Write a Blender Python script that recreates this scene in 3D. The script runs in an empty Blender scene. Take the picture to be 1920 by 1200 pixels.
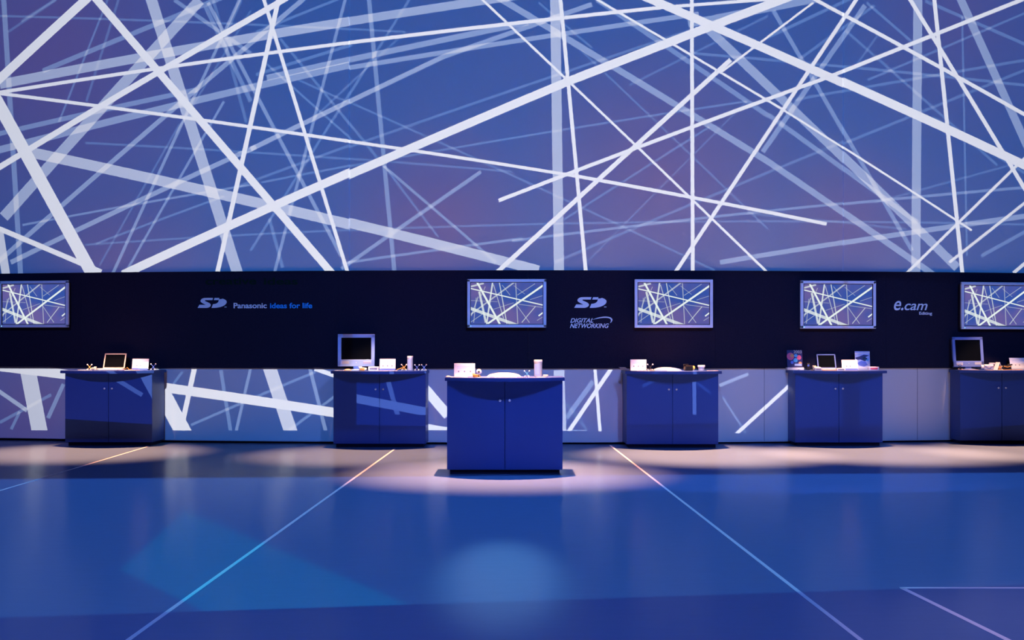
import bpy, bmesh, math, random
from mathutils import Vector, Matrix

random.seed(7)
S = bpy.context.scene
COL = S.collection
F, CX, HY, EYE = 2305.0, 960.0, 650.0, 1.27      # lens in pixels of the 1920 frame, eye height in metres

# ------------------------------------------------------------------ camera, world, exposure
cam_data = bpy.data.cameras.new('camera')
cam = bpy.data.objects.new('camera', cam_data)
COL.objects.link(cam)
cam.location = (0, 0, EYE)
cam.rotation_euler = (math.pi / 2, 0, 0)
cam_data.sensor_width = 36
cam_data.lens = F / 1920 * 36
cam_data.shift_y = 50 / 1920
S.camera = cam
S.view_settings.view_transform = 'Standard'
S.view_settings.look = 'None'
S.view_settings.exposure = 0.0
S.view_settings.gamma = 1.0
S.view_settings.use_curve_mapping = False
W = bpy.data.worlds.new('hall')
S.world = W
W.use_nodes = True
W.node_tree.nodes['Background'].inputs['Color'].default_value = (0.006, 0.006, 0.040, 1)
W.node_tree.nodes['Background'].inputs['Strength'].default_value = 1.0

WALL_R, WALL_X, WALL_Y = 36.0, 0.3, 16.0


def wall_y(x):
    return WALL_Y + (x - WALL_X) ** 2 / (2 * WALL_R)


def wall_rot(x):
    return math.atan((x - WALL_X) / WALL_R)


def on_wall(px, py):
    k = (px - CX) / F
    y = WALL_Y
    for _ in range(12):
        y = wall_y(k * y)
    return Vector((k * y, y, EYE - (py - HY) * y / F))


def on_floor(px, py):
    y = EYE * F / (py - HY)
    return Vector(((px - CX) * y / F, y, 0))


# ------------------------------------------------------------------ node helpers
class NT:
    def __init__(self, nt):
        self.nt = nt

    def put(self, sock, v):
        if isinstance(v, bpy.types.NodeSocket):
            self.nt.links.new(v, sock)
        elif v is not None:
            sock.default_value = v

    def math(self, op, a, b=None, c=None, clamp=False):
        n = self.nt.nodes.new('ShaderNodeMath')
        n.operation = op
        n.use_clamp = clamp
        self.put(n.inputs[0], a)
        self.put(n.inputs[1], b)
        self.put(n.inputs[2], c)
        return n.outputs[0]

    def dot(self, p, v):
        n = self.nt.nodes.new('ShaderNodeVectorMath')
        n.operation = 'DOT_PRODUCT'
        self.put(n.inputs[0], p)
        n.inputs[1].default_value = v
        return n.outputs['Value']

    def mix(self, f, a, b):
        n = self.nt.nodes.new('ShaderNodeMix')
        n.data_type = 'RGBA'
        self.put(n.inputs[0], f)
        self.put(n.inputs[6], a)
        self.put(n.inputs[7], b)
        return n.outputs[2]

    def strokes(self, p, lines, flip=1.0):
        """1 minus the coverage of straight strokes; each is (a, b, half_width, opacity, bounded)"""
        acc = None
        for a, b, hw, op, seg in lines:
            d = Vector((b[0] - a[0], b[1] - a[1]))
            ln = d.length
            d /= ln
            n = (d.y, -d.x, 0)
            m = self.math('COMPARE', self.dot(p, n), n[0] * a[0] + n[1] * a[1], hw)
            if seg:
                t = d.x * (a[0] + b[0]) / 2 + d.y * (a[1] + b[1]) / 2
                m = self.math('MULTIPLY', m, self.math('COMPARE', self.dot(p, (d.x, d.y, 0)), t, ln / 2))
            m = self.math('MULTIPLY_ADD', m, -op, 1.0)
            acc = m if acc is None else self.math('MULTIPLY', acc, m)
        return 1.0 if acc is None else acc


def light_uv(g):
    tc = g.nt.nodes.new('ShaderNodeTexCoord')
    sp = g.nt.nodes.new('ShaderNodeSeparateXYZ')
    g.nt.links.new(tc.outputs['Normal'], sp.inputs[0])
    inv = g.math('DIVIDE', 1.0, sp.outputs['Z'])
    sc = g.nt.nodes.new('ShaderNodeVectorMath')
    sc.operation = 'SCALE'
    g.nt.links.new(tc.outputs['Normal'], sc.inputs[0])
    g.nt.links.new(inv, sc.inputs['Scale'])
    return sc.outputs['Vector']


def spot(name, loc, energy, color, half_deg, blend=0.0, soft=0.02, aim=None):
    l = bpy.data.lights.new(name, 'SPOT')
    l.energy, l.color, l.spot_size, l.spot_blend, l.shadow_soft_size = energy, color, math.radians(2 * half_deg), blend, soft
    o = bpy.data.objects.new(name, l)
    COL.objects.link(o)
    o.location = loc
    if aim is None:
        o.rotation_euler = (math.pi / 2, 0, 0)
    else:
        o.rotation_euler = (Vector(aim) - Vector(loc)).to_track_quat('-Z', 'Y').to_euler()
    return o


# ------------------------------------------------------------------ the picture projector
PJ = Vector((0.0, 5.0, 4.7))


def pj(pt, L=PJ):
    d = pt - L
    return (-d.x / d.y, -d.z / d.y)


# strokes of the projected picture, in pixels of the frame where they land on the wall: x0 y0 x1 y1 width opacity bounded
UP = [
    (0, 147, 160, 0, 17, 1, 0), (182, 0, 615, 504, 14, 1, 0), (-60, 183, 655, 80, 6.5, 1, 1), (655, 80, 1240, 14, 7, 1, 1),
    (1240, 14, 1480, -4, 6, 1, 1), (-60, 168, 655, 265, 6, 1, 1), (655, 265, 1085, 331, 6, 1, 1), (1085, 331, 1550, 420, 6.5, 1, 1),
    (0, 313, 480, 29, 11, 1, 0), (0, 200, 168, 505, 23, 1, 0), (522, 0, 409, 505, 9, 1, 0), (495, 0, 650, 505, 7, 1, 0),
    (230, 515, 1067, 152, 16, 1, 1), (1067, 152, 1560, -36, 16, 1, 1), (1235, 5, 1890, 295, 16, 1, 0),
    (905, 0, 1435, 507, 4.6, 1, 0), (1297, 0, 1299, 505, 7, 1, 0), (1051, 0, 1098, 505, 7, 1, 0),
    (935, 376, 1560, 142, 7, 1, 1), (1560, 142, 1980, -26, 7, 1, 1), (925, 517, 1370, 112, 8.5, 1, 1),
    (1605, 0, 1270, 505, 7, 1, 0), (1350, 137, 1525, 5, 4, 1, 1), (1100, -12, 1472, 208, 4.5, 1, 1), (1472, 208, 1822, 432, 4, 1, 1),
    (1530, 0, 1920, 214, 7, 1, 0), (1707, 0, 1880, 285, 8, 1, 0), (1752, 0, 1804, 508, 8, 1, 0),
    (1695, 517, 1950, 268, 5, .95, 1), (1780, 492, 1960, 350, 5, .9, 1), (1900, 512, 1990, 436, 6, .9, 1), (-20, 421, 190, 510, 9, 1, 1),
    (7, 0, 38, 505, 10, .42, 0), (-2, 430, 12, 520, 16, .8, 1),
    (1041, 0, 1048, 505, 19, .66, 0), (1622, 10, 1430, 285, 9, .45, 1),
    (0, 158, 655, 40, 17, .62, 1), (655, 40, 1120, -30, 16, .58, 1), (375, 0, 7, 407, 21, .62, 1), (284, 0, 443, 505, 21, .66, 0),
    (50, 284, 1010, 507, 19, .7, 1), (-20, 286, 655, 122, 13, .5, 1), (500, 146, 990, 42, 11, .5, 1), (655, 127, 1310, 26, 9, .5, 1),
    (-20, 255, 370, 168, 9, .42, 1), (80, 133, 430, -10, 9, .4, 1), (470, 280, 830, 107, 9, .55, 1), (830, 107, 1110, 8, 9, .5, 1),
    (20, 492, 480, 275, 9, .52, 1), (567, 0, 20, 470, 9, .5, 0), (692, 0, 739, 505, 8, .42, 0), (647, 0, 517, 502, 6, .42, 0),
    (390, 5, 640, 480, 7, .45, 1), (900, -25, 1440, 303, 12, .5, 1), (1440, 303, 1750, 515, 12, .5, 1), (1320, 47, 1795, 502, 17, .55, 1),
    (1721, 0, 1717, 505, 18, .56, 0), (1802, 0, 1915, 250, 16, .52, 0), (1450, 20, 1710, 470, 8, .42, 1), (1350, 492, 1960, 400, 9, .5, 1),
    (1440, 215, 1720, 417, 9, .42, 1), (1120, 0, 1440, 217, 9, .4, 1), (902, 322, 640, 504, 7, .45, 1), (1290, 45, 1530, -2, 14, .5, 1),
    (0, 30, 760, 60, 4, .28, 1), (205, -8, 110, 230, 4, .3, 1), (222, 0, 162, 190, 5, .22, 1), (160, 459, 1920, 421, 4, .26, 1),
    (640, 494, 980, 447, 5, .4, 1), (960, 452, 1940, 350, 5, .4, 1), (440, 352, 1330, 45, 5, .26, 1), (560, 150, 1340, 507, 4, .26, 1),
    (490, 342, 1400, 190, 4, .30, 1), (525, 72, 722, 314, 5, .28, 1), (720, 312, 930, 492, 5, .42, 1), (725, 317, 822, 445, 4, .28, 1),
    (1057, 412, 1330, 238, 4, .28, 1), (1040, 492, 1940, 124, 5, .26, 1), (1100, 492, 1400, 190, 3, .20, 1), (1585, 57, 1870, 310, 5, .26, 1),
    (1625, 5, 1715, 83, 5, .3, 1), (1300, 100, 1940, 162, 5, .30, 1), (1490, 187, 1940, 110, 5, .28, 1), (1627, 150, 1940, 17, 4, .28, 1),
    (1804, 30, 1813, 480, 4, .28, 1), (1735, 2, 1940, 91, 6, .30, 1), (340, 234, 215, 505, 6, .45, 0), (420, 190, 240, 503, 5, .42, 1),
    (337, 232, 187, 497, 4, .22, 1), (160, 268, 960, 322, 4, .26, 1), (42, 422, 480, 345, 4, .4, 1), (180, 457, 420, 368, 4, .30, 1),
    (400, 0, 462, 230, 6, .26, 1), (327, 0, 470, 100, 7, .4, 1), (452, 0, 425, 60, 6, .28, 1), (505, 410, 530, 502, 6, .30, 1),
    (40, 40, 110, -5, 5, .25, 1), (15, 60, 105, 0, 5, .22, 1), (330, 250, 470, 20, 4, .22, 1), (480, 60, 660, -12, 5, .3, 1), (480, 140, 660, 84, 6, .3, 1),
    (385, 12, 470, 190, 8, .35, 1), (590, 220, 760, 60, 4, .22, 1), (500, 120, 660, 262, 4, .3, 1), (1010, 5, 1110, 90, 4, .25, 1), (1180, 160, 1440, 30, 4, .22, 1),
    (1440, 70, 1600, -5, 6, .3, 1), (1500, 110, 1640, 10, 5, .28, 1), (1640, 380, 1930, 300, 4, .2, 1), (1400, 400, 1700, 430, 4, .2, 1), (1840, 480, 1930, 430, 6, .35, 1),
    (1750, 220, 1930, 330, 5, .3, 1), (1600, 130, 1650, 60, 4, .2, 1), (470, 470, 767, 0, 5, .29, 1), (1090, 95, 1440, 430, 4, .22, 1),
]
LOW = [
    (0, 687, 623, 773, 17, 1, 0), (54, 703, 74, 807, 30, .8, 0), (-10, 728, 51, 770, 7, .6, 1), (119, 720, 90, 784, 8, .42, 1),
    (0, 792, 96, 740, 6, .33, 1), (37, 772, 21, 805, 6, .35, 1), (306, 740, 344, 811, 30, 1, 0), (364, 693, 344, 784, 10, 1, 0),
    (342, 697, 325, 720, 5, .3, 1), (358, 797, 592, 697, 5, .35, 1), (540, 808, 640, 734, 5, .38, 1), (414, 694, 433, 812, 7, .36, 1),
    (469, 694, 442, 812, 6, .42, 0), (507, 694, 546, 812, 25, .8, 0), (582, 694, 612, 814, 7, .45, 0), (590, 691, 720, 737, 8, 1, 1),
    (780, 709, 840, 779, 18, 1, 1), (1048, 694, 1052, 812, 20, .7, 1), (1116, 696, 1125, 808, 6, 1, 0), (1142, 697, 1069, 805, 7.5, 1, 0),
    (1112, 715, 1062, 784, 9, .42, 1), (1062, 757, 1100, 805, 5, .25, 1), (1055, 807, 1100, 808, 3, .5, 1), (1298, 690, 1299, 812, 7, 1, 0),
    (1349, 723, 1403, 701, 6, .5, 1), (1378, 816, 1500, 705, 6.5, 1, 1), (1355, 745, 1401, 816, 4, .35, 1), (1200, 755, 1275, 718, 6, .4, 1),
    (1265, 722, 1330, 770, 6, .35, 1), (1355, 818, 1472, 819, 3, .3, 1), (700, 690, 735, 815, 9, .8, 0), (195, 715, 290, 770, 8, .8, 1),
]
BLOBS = [(820, 420, 110, 1), (1240, 330, 150, .9), (90, 90, 230, 1), (1590, 420, 90, .8), (200, 480, 120, .7), (60, 780, 150, 1),
         (1160, 780, 90, .9), (820, 760, 70, .9), (1800, 20, 140, .6), (1700, 770, 60, .4)]


def curve3(g, u, L, pts):
    """v as a quadratic of u through three wall points seen from the lamp"""
    (x0, y0), (x1, y1), (x2, y2) = [pj(p, L) for p in pts]
    a = ((y2 - y0) / (x2 - x0) - (y1 - y0) / (x1 - x0)) / (x2 - x1)
    b = (y1 - y0) / (x1 - x0) - a * (x1 + x0)
    c = y0 - a * x0 * x0 - b * x0
    return g.math('MULTIPLY_ADD', g.math('MULTIPLY_ADD', u, a, b), u, c)


def wz(x, z):
    return Vector((x, wall_y(x), z))


def projector(X, p0, p1):
    """one of the three picture projectors: throws the columns p0..p1 of the picture"""
    L = Vector((X, 5.0, 4.7))
    proj = spot('picture_projector', L, 4 * math.pi * math.pi * 121 / .8, (1, 1, 1), 50, 0, 0.0)
    proj.data.use_nodes = True
    g = NT(proj.data.node_tree)
    em = proj.data.node_tree.nodes['Emission']
    P = light_uv(g)

    def lines(lst):
        out = []
        for x0, y0, x1, y1, w, op, seg in lst:
            if seg:
                lo, hi = min(x0, x1), max(x0, x1)
            else:
                t0, t1 = ((-60 - y0) / (y1 - y0), (520 - y0) / (y1 - y0)) if lst is UP else ((680 - y0) / (y1 - y0), (830 - y0) / (y1 - y0))
                e0, e1 = x0 + (x1 - x0) * t0, x0 + (x1 - x0) * t1
                lo, hi = min(e0, e1), max(e0, e1)
            if hi < p0 - 30 or lo > p1 + 30:
                continue
            a, b = pj(on_wall(x0, y0), L), pj(on_wall(x1, y1), L)
            k = (Vector(b) - Vector(a)).length / math.hypot(x1 - x0, y1 - y0)
            out.append((a, b, w * k / 2, op, seg))
        return out
    sp = g.nt.nodes.new('ShaderNodeSeparateXYZ')
    g.nt.links.new(P, sp.inputs[0])
    pu, pv = sp.outputs['X'], sp.outputs['Y']
    xa, xb = max(on_wall(p0, 600).x, -7.5), min(on_wall(p1, 600).x, 8.0)
    xm_ = (xa + xb) / 2
    v_band = curve3(g, pu, L, [wz(x, 2.262) for x in (xa, xm_, xb)])
    v_low = curve3(g, pu, L, [wz(x, .985) for x in (xa, xm_, xb)])
    v_floor = curve3(g, pu, L, [wz(x, .03) for x in (xa, xm_, xb)])
    v_end = curve3(g, pu, L, [on_wall(p, 807 + max(0, p - 1050) * .018) for p in (p0, (p0 + p1) / 2, p1)])
    cov_up = g.math('SUBTRACT', 1.0, g.strokes(P, lines(UP)))
    cov_low = g.math('SUBTRACT', 1.0, g.strokes(P, lines(LOW)))
    is_low = g.math('GREATER_THAN', pv, v_low)
    cov_low = g.math('MULTIPLY', g.math('MULTIPLY', cov_low, is_low), g.math('LESS_THAN', pv, v_end))
    cov = g.math('ADD', g.math('MULTIPLY', cov_up, g.math('LESS_THAN', pv, v_band)), cov_low, clamp=True)
    pur = None
    for bx, by, rad, k in BLOBS:
        if bx + 2 * rad < p0 or bx - 2 * rad > p1:
            continue
        c = pj(on_wall(bx, by), L)
        n = g.nt.nodes.new('ShaderNodeVectorMath')
        n.operation = 'DISTANCE'
        g.nt.links.new(P, n.inputs[0])
        n.inputs[1].default_value = (c[0], c[1], 1.0)
        m = g.math('MULTIPLY_ADD', n.outputs['Value'], -k / (rad / 1650.0 * 1.7), k * 1.15, clamp=True)
        pur = m if pur is None else g.math('MAXIMUM', pur, m)
    bg = g.mix(pur, (0.010, 0.066, 0.275, 1), (0.064, 0.058, 0.218, 1))
    dim = g.math('MULTIPLY_ADD', pu, .6, .66 + X * -.6 / 11, clamp=True)
    low_bg = g.nt.nodes.new('ShaderNodeVectorMath')
    low_bg.operation = 'SCALE'
    g.nt.links.new(bg, low_bg.inputs[0])
    g.nt.links.new(g.math('MAXIMUM', dim, .2), low_bg.inputs['Scale'])
    bg = g.mix(is_low, bg, low_bg.outputs[0])
    ink = g.mix(g.math('MULTIPLY_ADD', cov, 1.7, -.5, clamp=True), (0.20, 0.40, 0.80, 1), (0.70, 0.73, 0.82, 1))
    colr = g.mix(cov, bg, ink)
    ln = g.nt.nodes.new('ShaderNodeVectorMath')
    ln.operation = 'LENGTH'
    g.nt.links.new(P, ln.inputs[0])
    st = g.math('POWER', ln.outputs['Value'], 3.0)
    st = g.math('MULTIPLY', st, g.math('LESS_THAN', pv, v_floor))
    ua, ub = pj(on_wall(p0 - 1, 600), L)[0], pj(on_wall(p1 + 1, 600), L)[0]
    st = g.math('MULTIPLY', st, g.math('COMPARE', pu, (ua + ub) / 2, abs(ua - ub) / 2))
    g.nt.links.new(colr, em.inputs['Color'])
    g.nt.links.new(st, em.inputs['Strength'])


projector(-4.4, -300, 655)
projector(1.1, 655, 1581)
projector(6.0, 1581, 2300)

# ------------------------------------------------------------------ framed blue flood over the floor
ZL = Vector((0.3, 3.0, 6.6))
zf = spot('floor_flood', ZL, 4 * math.pi * math.pi * ZL.z ** 2 / .35, (1, 1, 1), 80, 0, 0.02)
zf.data.use_nodes = True
g = NT(zf.data.node_tree)
em = zf.data.node_tree.nodes['Emission']
P = light_uv(g)


def side(p, a, b, keep, soft=.0015):
    """soft half plane through two floor points, kept on the side of `keep`"""
    a, b, keep = (Vector(pj(q, ZL)) for q in (a, b, keep))
    d = (b - a).normalized()
    n = Vector((d.y, -d.x))
    s = 1 if n.dot(keep - a) > 0 else -1
    n *= s
    return g.math('MULTIPLY_ADD', g.dot(p, (n.x, n.y, 0)), 1 / soft, .5 - n.dot(a) / soft, clamp=True)


mid = on_floor(960, 1000)
mask = g.math('MULTIPLY', side(P, on_floor(0, 898), on_floor(840, 893), mid), side(P, on_floor(840, 893), on_floor(1920, 885), mid))
mask = g.math('MULTIPLY', mask, side(P, on_floor(0, 1158), on_floor(1690, 1104), mid))
kp = on_floor(400, 1040)
tri = g.math('MULTIPLY', side(P, on_floor(348, 957), on_floor(225, 1068), kp), side(P, on_floor(348, 957), on_floor(800, 1148), kp, .02))
tri = g.math('MULTIPLY', tri, side(P, on_floor(225, 1068), on_floor(390, 1150), kp))
base = g.mix(mask, (0.016, 0.045, 0.185, 1), (0.028, 0.090, 0.250, 1))
tri = g.math('MULTIPLY', tri, mask)
c2 = g.mix(tri, base, (0.010, 0.145, 0.310, 1))
ln = g.nt.nodes.new('ShaderNodeVectorMath')
ln.operation = 'LENGTH'
g.nt.links.new(P, ln.inputs[0])
sp = g.nt.nodes.new('ShaderNodeSeparateXYZ')
g.nt.links.new(P, sp.inputs[0])
st = g.math('POWER', g.math('DIVIDE', ln.outputs['Value'], g.math('MAXIMUM', sp.outputs['Y'], .1)), 3.0)
# the flood reaches the kiosk zone only weakly and never the wall
st = g.math('MULTIPLY', st, g.math('MULTIPLY_ADD', side(P, on_floor(0, 898), on_floor(1920, 886), mid), .9, .1))
st = g.math('MULTIPLY', st, g.math('GREATER_THAN', sp.outputs['Y'], pj(Vector((0, 15.9, 0)), ZL)[1]))
g.nt.links.new(c2, em.inputs['Color'])
g.nt.links.new(st, em.inputs['Strength'])

# ------------------------------------------------------------------ blue key on the counter fronts and the dark band
KL = Vector((2.6, 3.5, 6.0))
key = spot('blue_key', KL, 4 * math.pi * math.pi * 160, (1, 1, 1), 40, 0, 0.05)
key.data.use_nodes = True
g = NT(key.data.node_tree)
em = key.data.node_tree.nodes['Emission']
P = light_uv(g)
sp = g.nt.nodes.new('ShaderNodeSeparateXYZ')
g.nt.links.new(P, sp.inputs[0])
top = g.math('GREATER_THAN', sp.outputs['Y'], pj(on_wall(1200, 510), KL)[1])
uu = sp.outputs['X']
u0, u1 = pj(on_wall(380, 600), KL)[0], pj(on_wall(760, 600), KL)[0]
left = g.math('MULTIPLY_ADD', uu, 1 / (u1 - u0), -u0 / (u1 - u0), clamp=True)
u0, u1 = pj(on_wall(1880, 600), KL)[0], pj(on_wall(1680, 600), KL)[0]
right = g.math('MULTIPLY_ADD', uu, 1 / (u1 - u0), -u0 / (u1 - u0), clamp=True)
em.inputs['Color'].default_value = (0.035, 0.075, 0.28, 1)
g.nt.links.new(g.math('MULTIPLY', top, g.math('MULTIPLY', left, right)), em.inputs['Strength'])

# pale blue back light pooling on the middle of the floor
bl = spot('floor_backlight', (-.1, 14.6, 6.6), 2900, (.6, .95, 1.0), 5.8, 1.0, 0.1, aim=(-.06, 6.85, 0))
bl.scale = (.42, 1, 1)
spot('floor_sidelight', (3.8, 10.5, 6.6), 900, (1, .5, .45), 11, 1.0, 0.1, aim=(2.7, 5.0, 0))

# ------------------------------------------------------------------ materials
def mat(name, color, rough=.5, ior=1.5, metal=0.0, spec=.5, emis=None, es=1.0, alpha=None, trans=0.0, noise=0.0, scale=40, bump=0.0, stretch=None):
    m = bpy.data.materials.new(name)
    m.use_nodes = True
    nt = m.node_tree
    b = nt.nodes['Principled BSDF']
    b.inputs['Base Color'].default_value = (*color, 1)
    b.inputs['Roughness'].default_value = rough
    b.inputs['Metallic'].default_value = metal
    b.inputs['Specular IOR Level'].default_value = spec
    b.inputs['IOR'].default_value = ior
    b.inputs['Transmission Weight'].default_value = trans
    if emis:
        b.inputs['Emission Color'].default_value = (*emis, 1)
        b.inputs['Emission Strength'].default_value = es
    if noise or bump:
        tc = nt.nodes.new('ShaderNodeTexCoord')
        mp = nt.nodes.new('ShaderNodeMapping')
        nz = nt.nodes.new('ShaderNodeTexNoise')
        nz.inputs['Scale'].default_value = scale
        nz.inputs['Detail'].default_value = 4
        nt.links.new(tc.outputs['Object'], mp.inputs[0])
        if stretch:
            mp.inputs['Scale'].default_value = stretch
        nt.links.new(mp.outputs[0], nz.inputs['Vector'])
        if noise:
            mx = nt.nodes.new('ShaderNodeMix')
            mx.data_type = 'RGBA'
            mx.inputs[6].default_value = (*[c * (1 - noise) for c in color], 1)
            mx.inputs[7].default_value = (*[min(1, c * (1 + noise)) for c in color], 1)
            nt.links.new(nz.outputs[0], mx.inputs[0])
            nt.links.new(mx.outputs[2], b.inputs['Base Color'])
        if bump:
            bp = nt.nodes.new('ShaderNodeBump')
            bp.inputs['Strength'].default_value = bump
            nt.links.new(nz.outputs[0], bp.inputs['Height'])
            nt.links.new(bp.outputs[0], b.inputs['Normal'])
    return m


M = {
    'wall': mat('projection_wall_paint', (.8, .8, .8), .9, spec=0.0, noise=.02, scale=3),
    'seam': mat('panel_seam', (.25, .25, .3), .9, spec=0),
    'band': mat('black_panel', (.018, .016, .032), .85, spec=.05, noise=.25, scale=60),
    'floor': mat('floor_vinyl', (.11, .205, .38), .22, spec=.5, ior=1.078, noise=.05, scale=6, stretch=(1, 3, 1)),
    'line': mat('white_inlay', (.85, .85, .85), .5, spec=.2, noise=.04, scale=30),
    'gap': mat('dark_gap', (.01, .01, .015), .8, spec=.1),
    'blue': mat('blue_laminate', (.045, .095, .35), .45, spec=.15, noise=.03, scale=12),
    'door': mat('blue_door_laminate', (.040, .09, .345), .42, spec=.15, noise=.03, scale=12),
    'plinth': mat('dark_plinth', (.01, .01, .03), .7, spec=.2),
    'silver': mat('silver_plastic', (.62, .66, .74), .38, metal=.35, noise=.03, scale=20),
    'tvframe': mat('silver_bezel', (.85, .90, .98), .4, spec=.5, noise=.02, scale=20),
    'tvback': mat('dark_casing', (.03, .03, .04), .5),
    'inner': mat('inner_bezel', (.06, .05, .07), .4),
    'led': mat('power_lamp', (.3, .9, .95), .4, emis=(.35, .9, 1), es=1.2),
    'black': mat('black_plastic', (.012, .011, .013), .35, spec=.5, noise=.2, scale=20),
    'bluegrey': mat('blue_grey_plastic', (.34, .50, .82), .45, noise=.03, scale=20),
    'slate': mat('slate_blue_plastic', (.16, .24, .55), .45, noise=.03, scale=20),
    'screen': mat('dark_glass', (.004, .005, .006), .08, spec=.3, noise=.2, scale=5),
    'white': mat('white_plastic', (.82, .80, .80), .45, noise=.02, scale=20),
    'paper': mat('white_card', (.85, .83, .84), .7, spec=.2, noise=.02, scale=20),
    'acrylic': mat('frosted_acrylic', (.55, .65, .85), .2, spec=.5, noise=.05, scale=20),
    'bluestrip': mat('blue_card_foot', (.08, .15, .6), .5, noise=.05, scale=20),
    'chrome': mat('chrome', (.8, .82, .88), .35, metal=.5, noise=.02, scale=20),
    'mark': mat('grey_print', (.18, .18, .3), .6, noise=.1, scale=50),
    'red': mat('red_print', (.6, .06, .05), .6, noise=.1, scale=50),
    'pink': mat('pink_print', (.75, .12, .22), .6, noise=.15, scale=60),
    'orange': mat('orange_print', (.8, .35, .12), .5, noise=.15, scale=60),
    'cyan': mat('cyan_print', (.08, .4, .7), .5, noise=.15, scale=60),
    'navy': mat('navy_print', (.02, .02, .12), .5, noise=.2, scale=40),
    'pale': mat('pale_blue_print', (.40, .52, .80), .6, noise=.15, scale=40),
    'amber': mat('amber_plastic', (.75, .38, .08), .35, noise=.1, scale=40),
    'tan': mat('cream_plastic', (.8, .68, .5), .45, noise=.08, scale=30),
    'sign': mat('pale_blue_lettering', (.88, .95, .98), .6, spec=.2, noise=.03, scale=10),
    'sign2': mat('deep_blue_lettering', (.03, .42, .95), .6, spec=.2, noise=.03, scale=10),
    'ghost': mat('dark_green_lettering', (.006, .022, .012), .8, spec=.05, noise=.1, scale=10),
}

TVL = [(370, 240, 790, 1010, 38, 1, 0), (235, 340, 1650, 665, 22, .95, 0), (600, 1010, 1650, 285, 36, 1, 0), (235, 735, 1010, 1015, 60, .72, 0),
       (400, 400, 530, 1010, 42, .72, 1), (660, 240, 550, 1010, 30, .75, 0), (800, 240, 940, 1010, 20, .6, 0), (680, 260, 880, 930, 16, .48, 1),
       (1060, 240, 340, 770, 28, .48, 0), (235, 300, 490, 235, 34, .6, 1), (1120, 260, 1160, 1010, 18, .38, 0), (1140, 670, 1390, 1010, 14, .4, 1),
       (1510, 690, 1240, 1010, 18, .5, 1), (1660, 812, 1570, 880, 26, 1, 1), (1500, 245, 1150, 470, 14, .35, 1), (850, 270, 1010, 470, 12, .35, 1),
       (1400, 560, 1650, 480, 10, .35, 1), (1180, 650, 1650, 712, 12, .35, 1), (1080, 280, 1300, 450, 10, .3, 1), (235, 575, 760, 600, 10, .3, 1),
       (680, 750, 1080, 620, 12, .3, 1), (340, 520, 290, 1010, 16, .33, 1), (1540, 970, 1660, 895, 12, .35, 1), (240, 880, 380, 500, 20, .38, 1),
       (520, 300, 440, 480, 14, .35, 1), (235, 1000, 480, 830, 14, .35, 1)]
tvm = bpy.data.materials.new('lit_screen_picture')
tvm.use_nodes = True
nt = tvm.node_tree
nt.nodes.remove(nt.nodes['Principled BSDF'])
g = NT(nt)
tc = nt.nodes.new('ShaderNodeTexCoord')
P = tc.outputs['Object']
SWD = .925
k = SWD / 1415.0
cov = g.math('SUBTRACT', 1.0, g.strokes(P, [(((a - 942.5) * k, -(b - 632) * k), ((c - 942.5) * k, -(d - 632) * k), w * k / 2, op, sg)
                                            for a, b, c, d, w, op, sg in TVL]))
nz = nt.nodes.new('ShaderNodeTexNoise')
nz.inputs['Scale'].default_value = 2.2
nt.links.new(P, nz.inputs['Vector'])
f = g.math('MULTIPLY_ADD', nz.outputs[0], 4.0, -1.6, clamp=True)
bg = g.mix(f, (.035, .085, .38, 1), (.14, .11, .34, 1))
cc = g.mix(cov, bg, (.80, .88, .86, 1))
e = nt.nodes.new('ShaderNodeEmission')
nt.links.new(cc, e.inputs[0])
nt.links.new(e.outputs[0], nt.nodes['Material Output'].inputs[0])
M['tvpic'] = tvm


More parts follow.
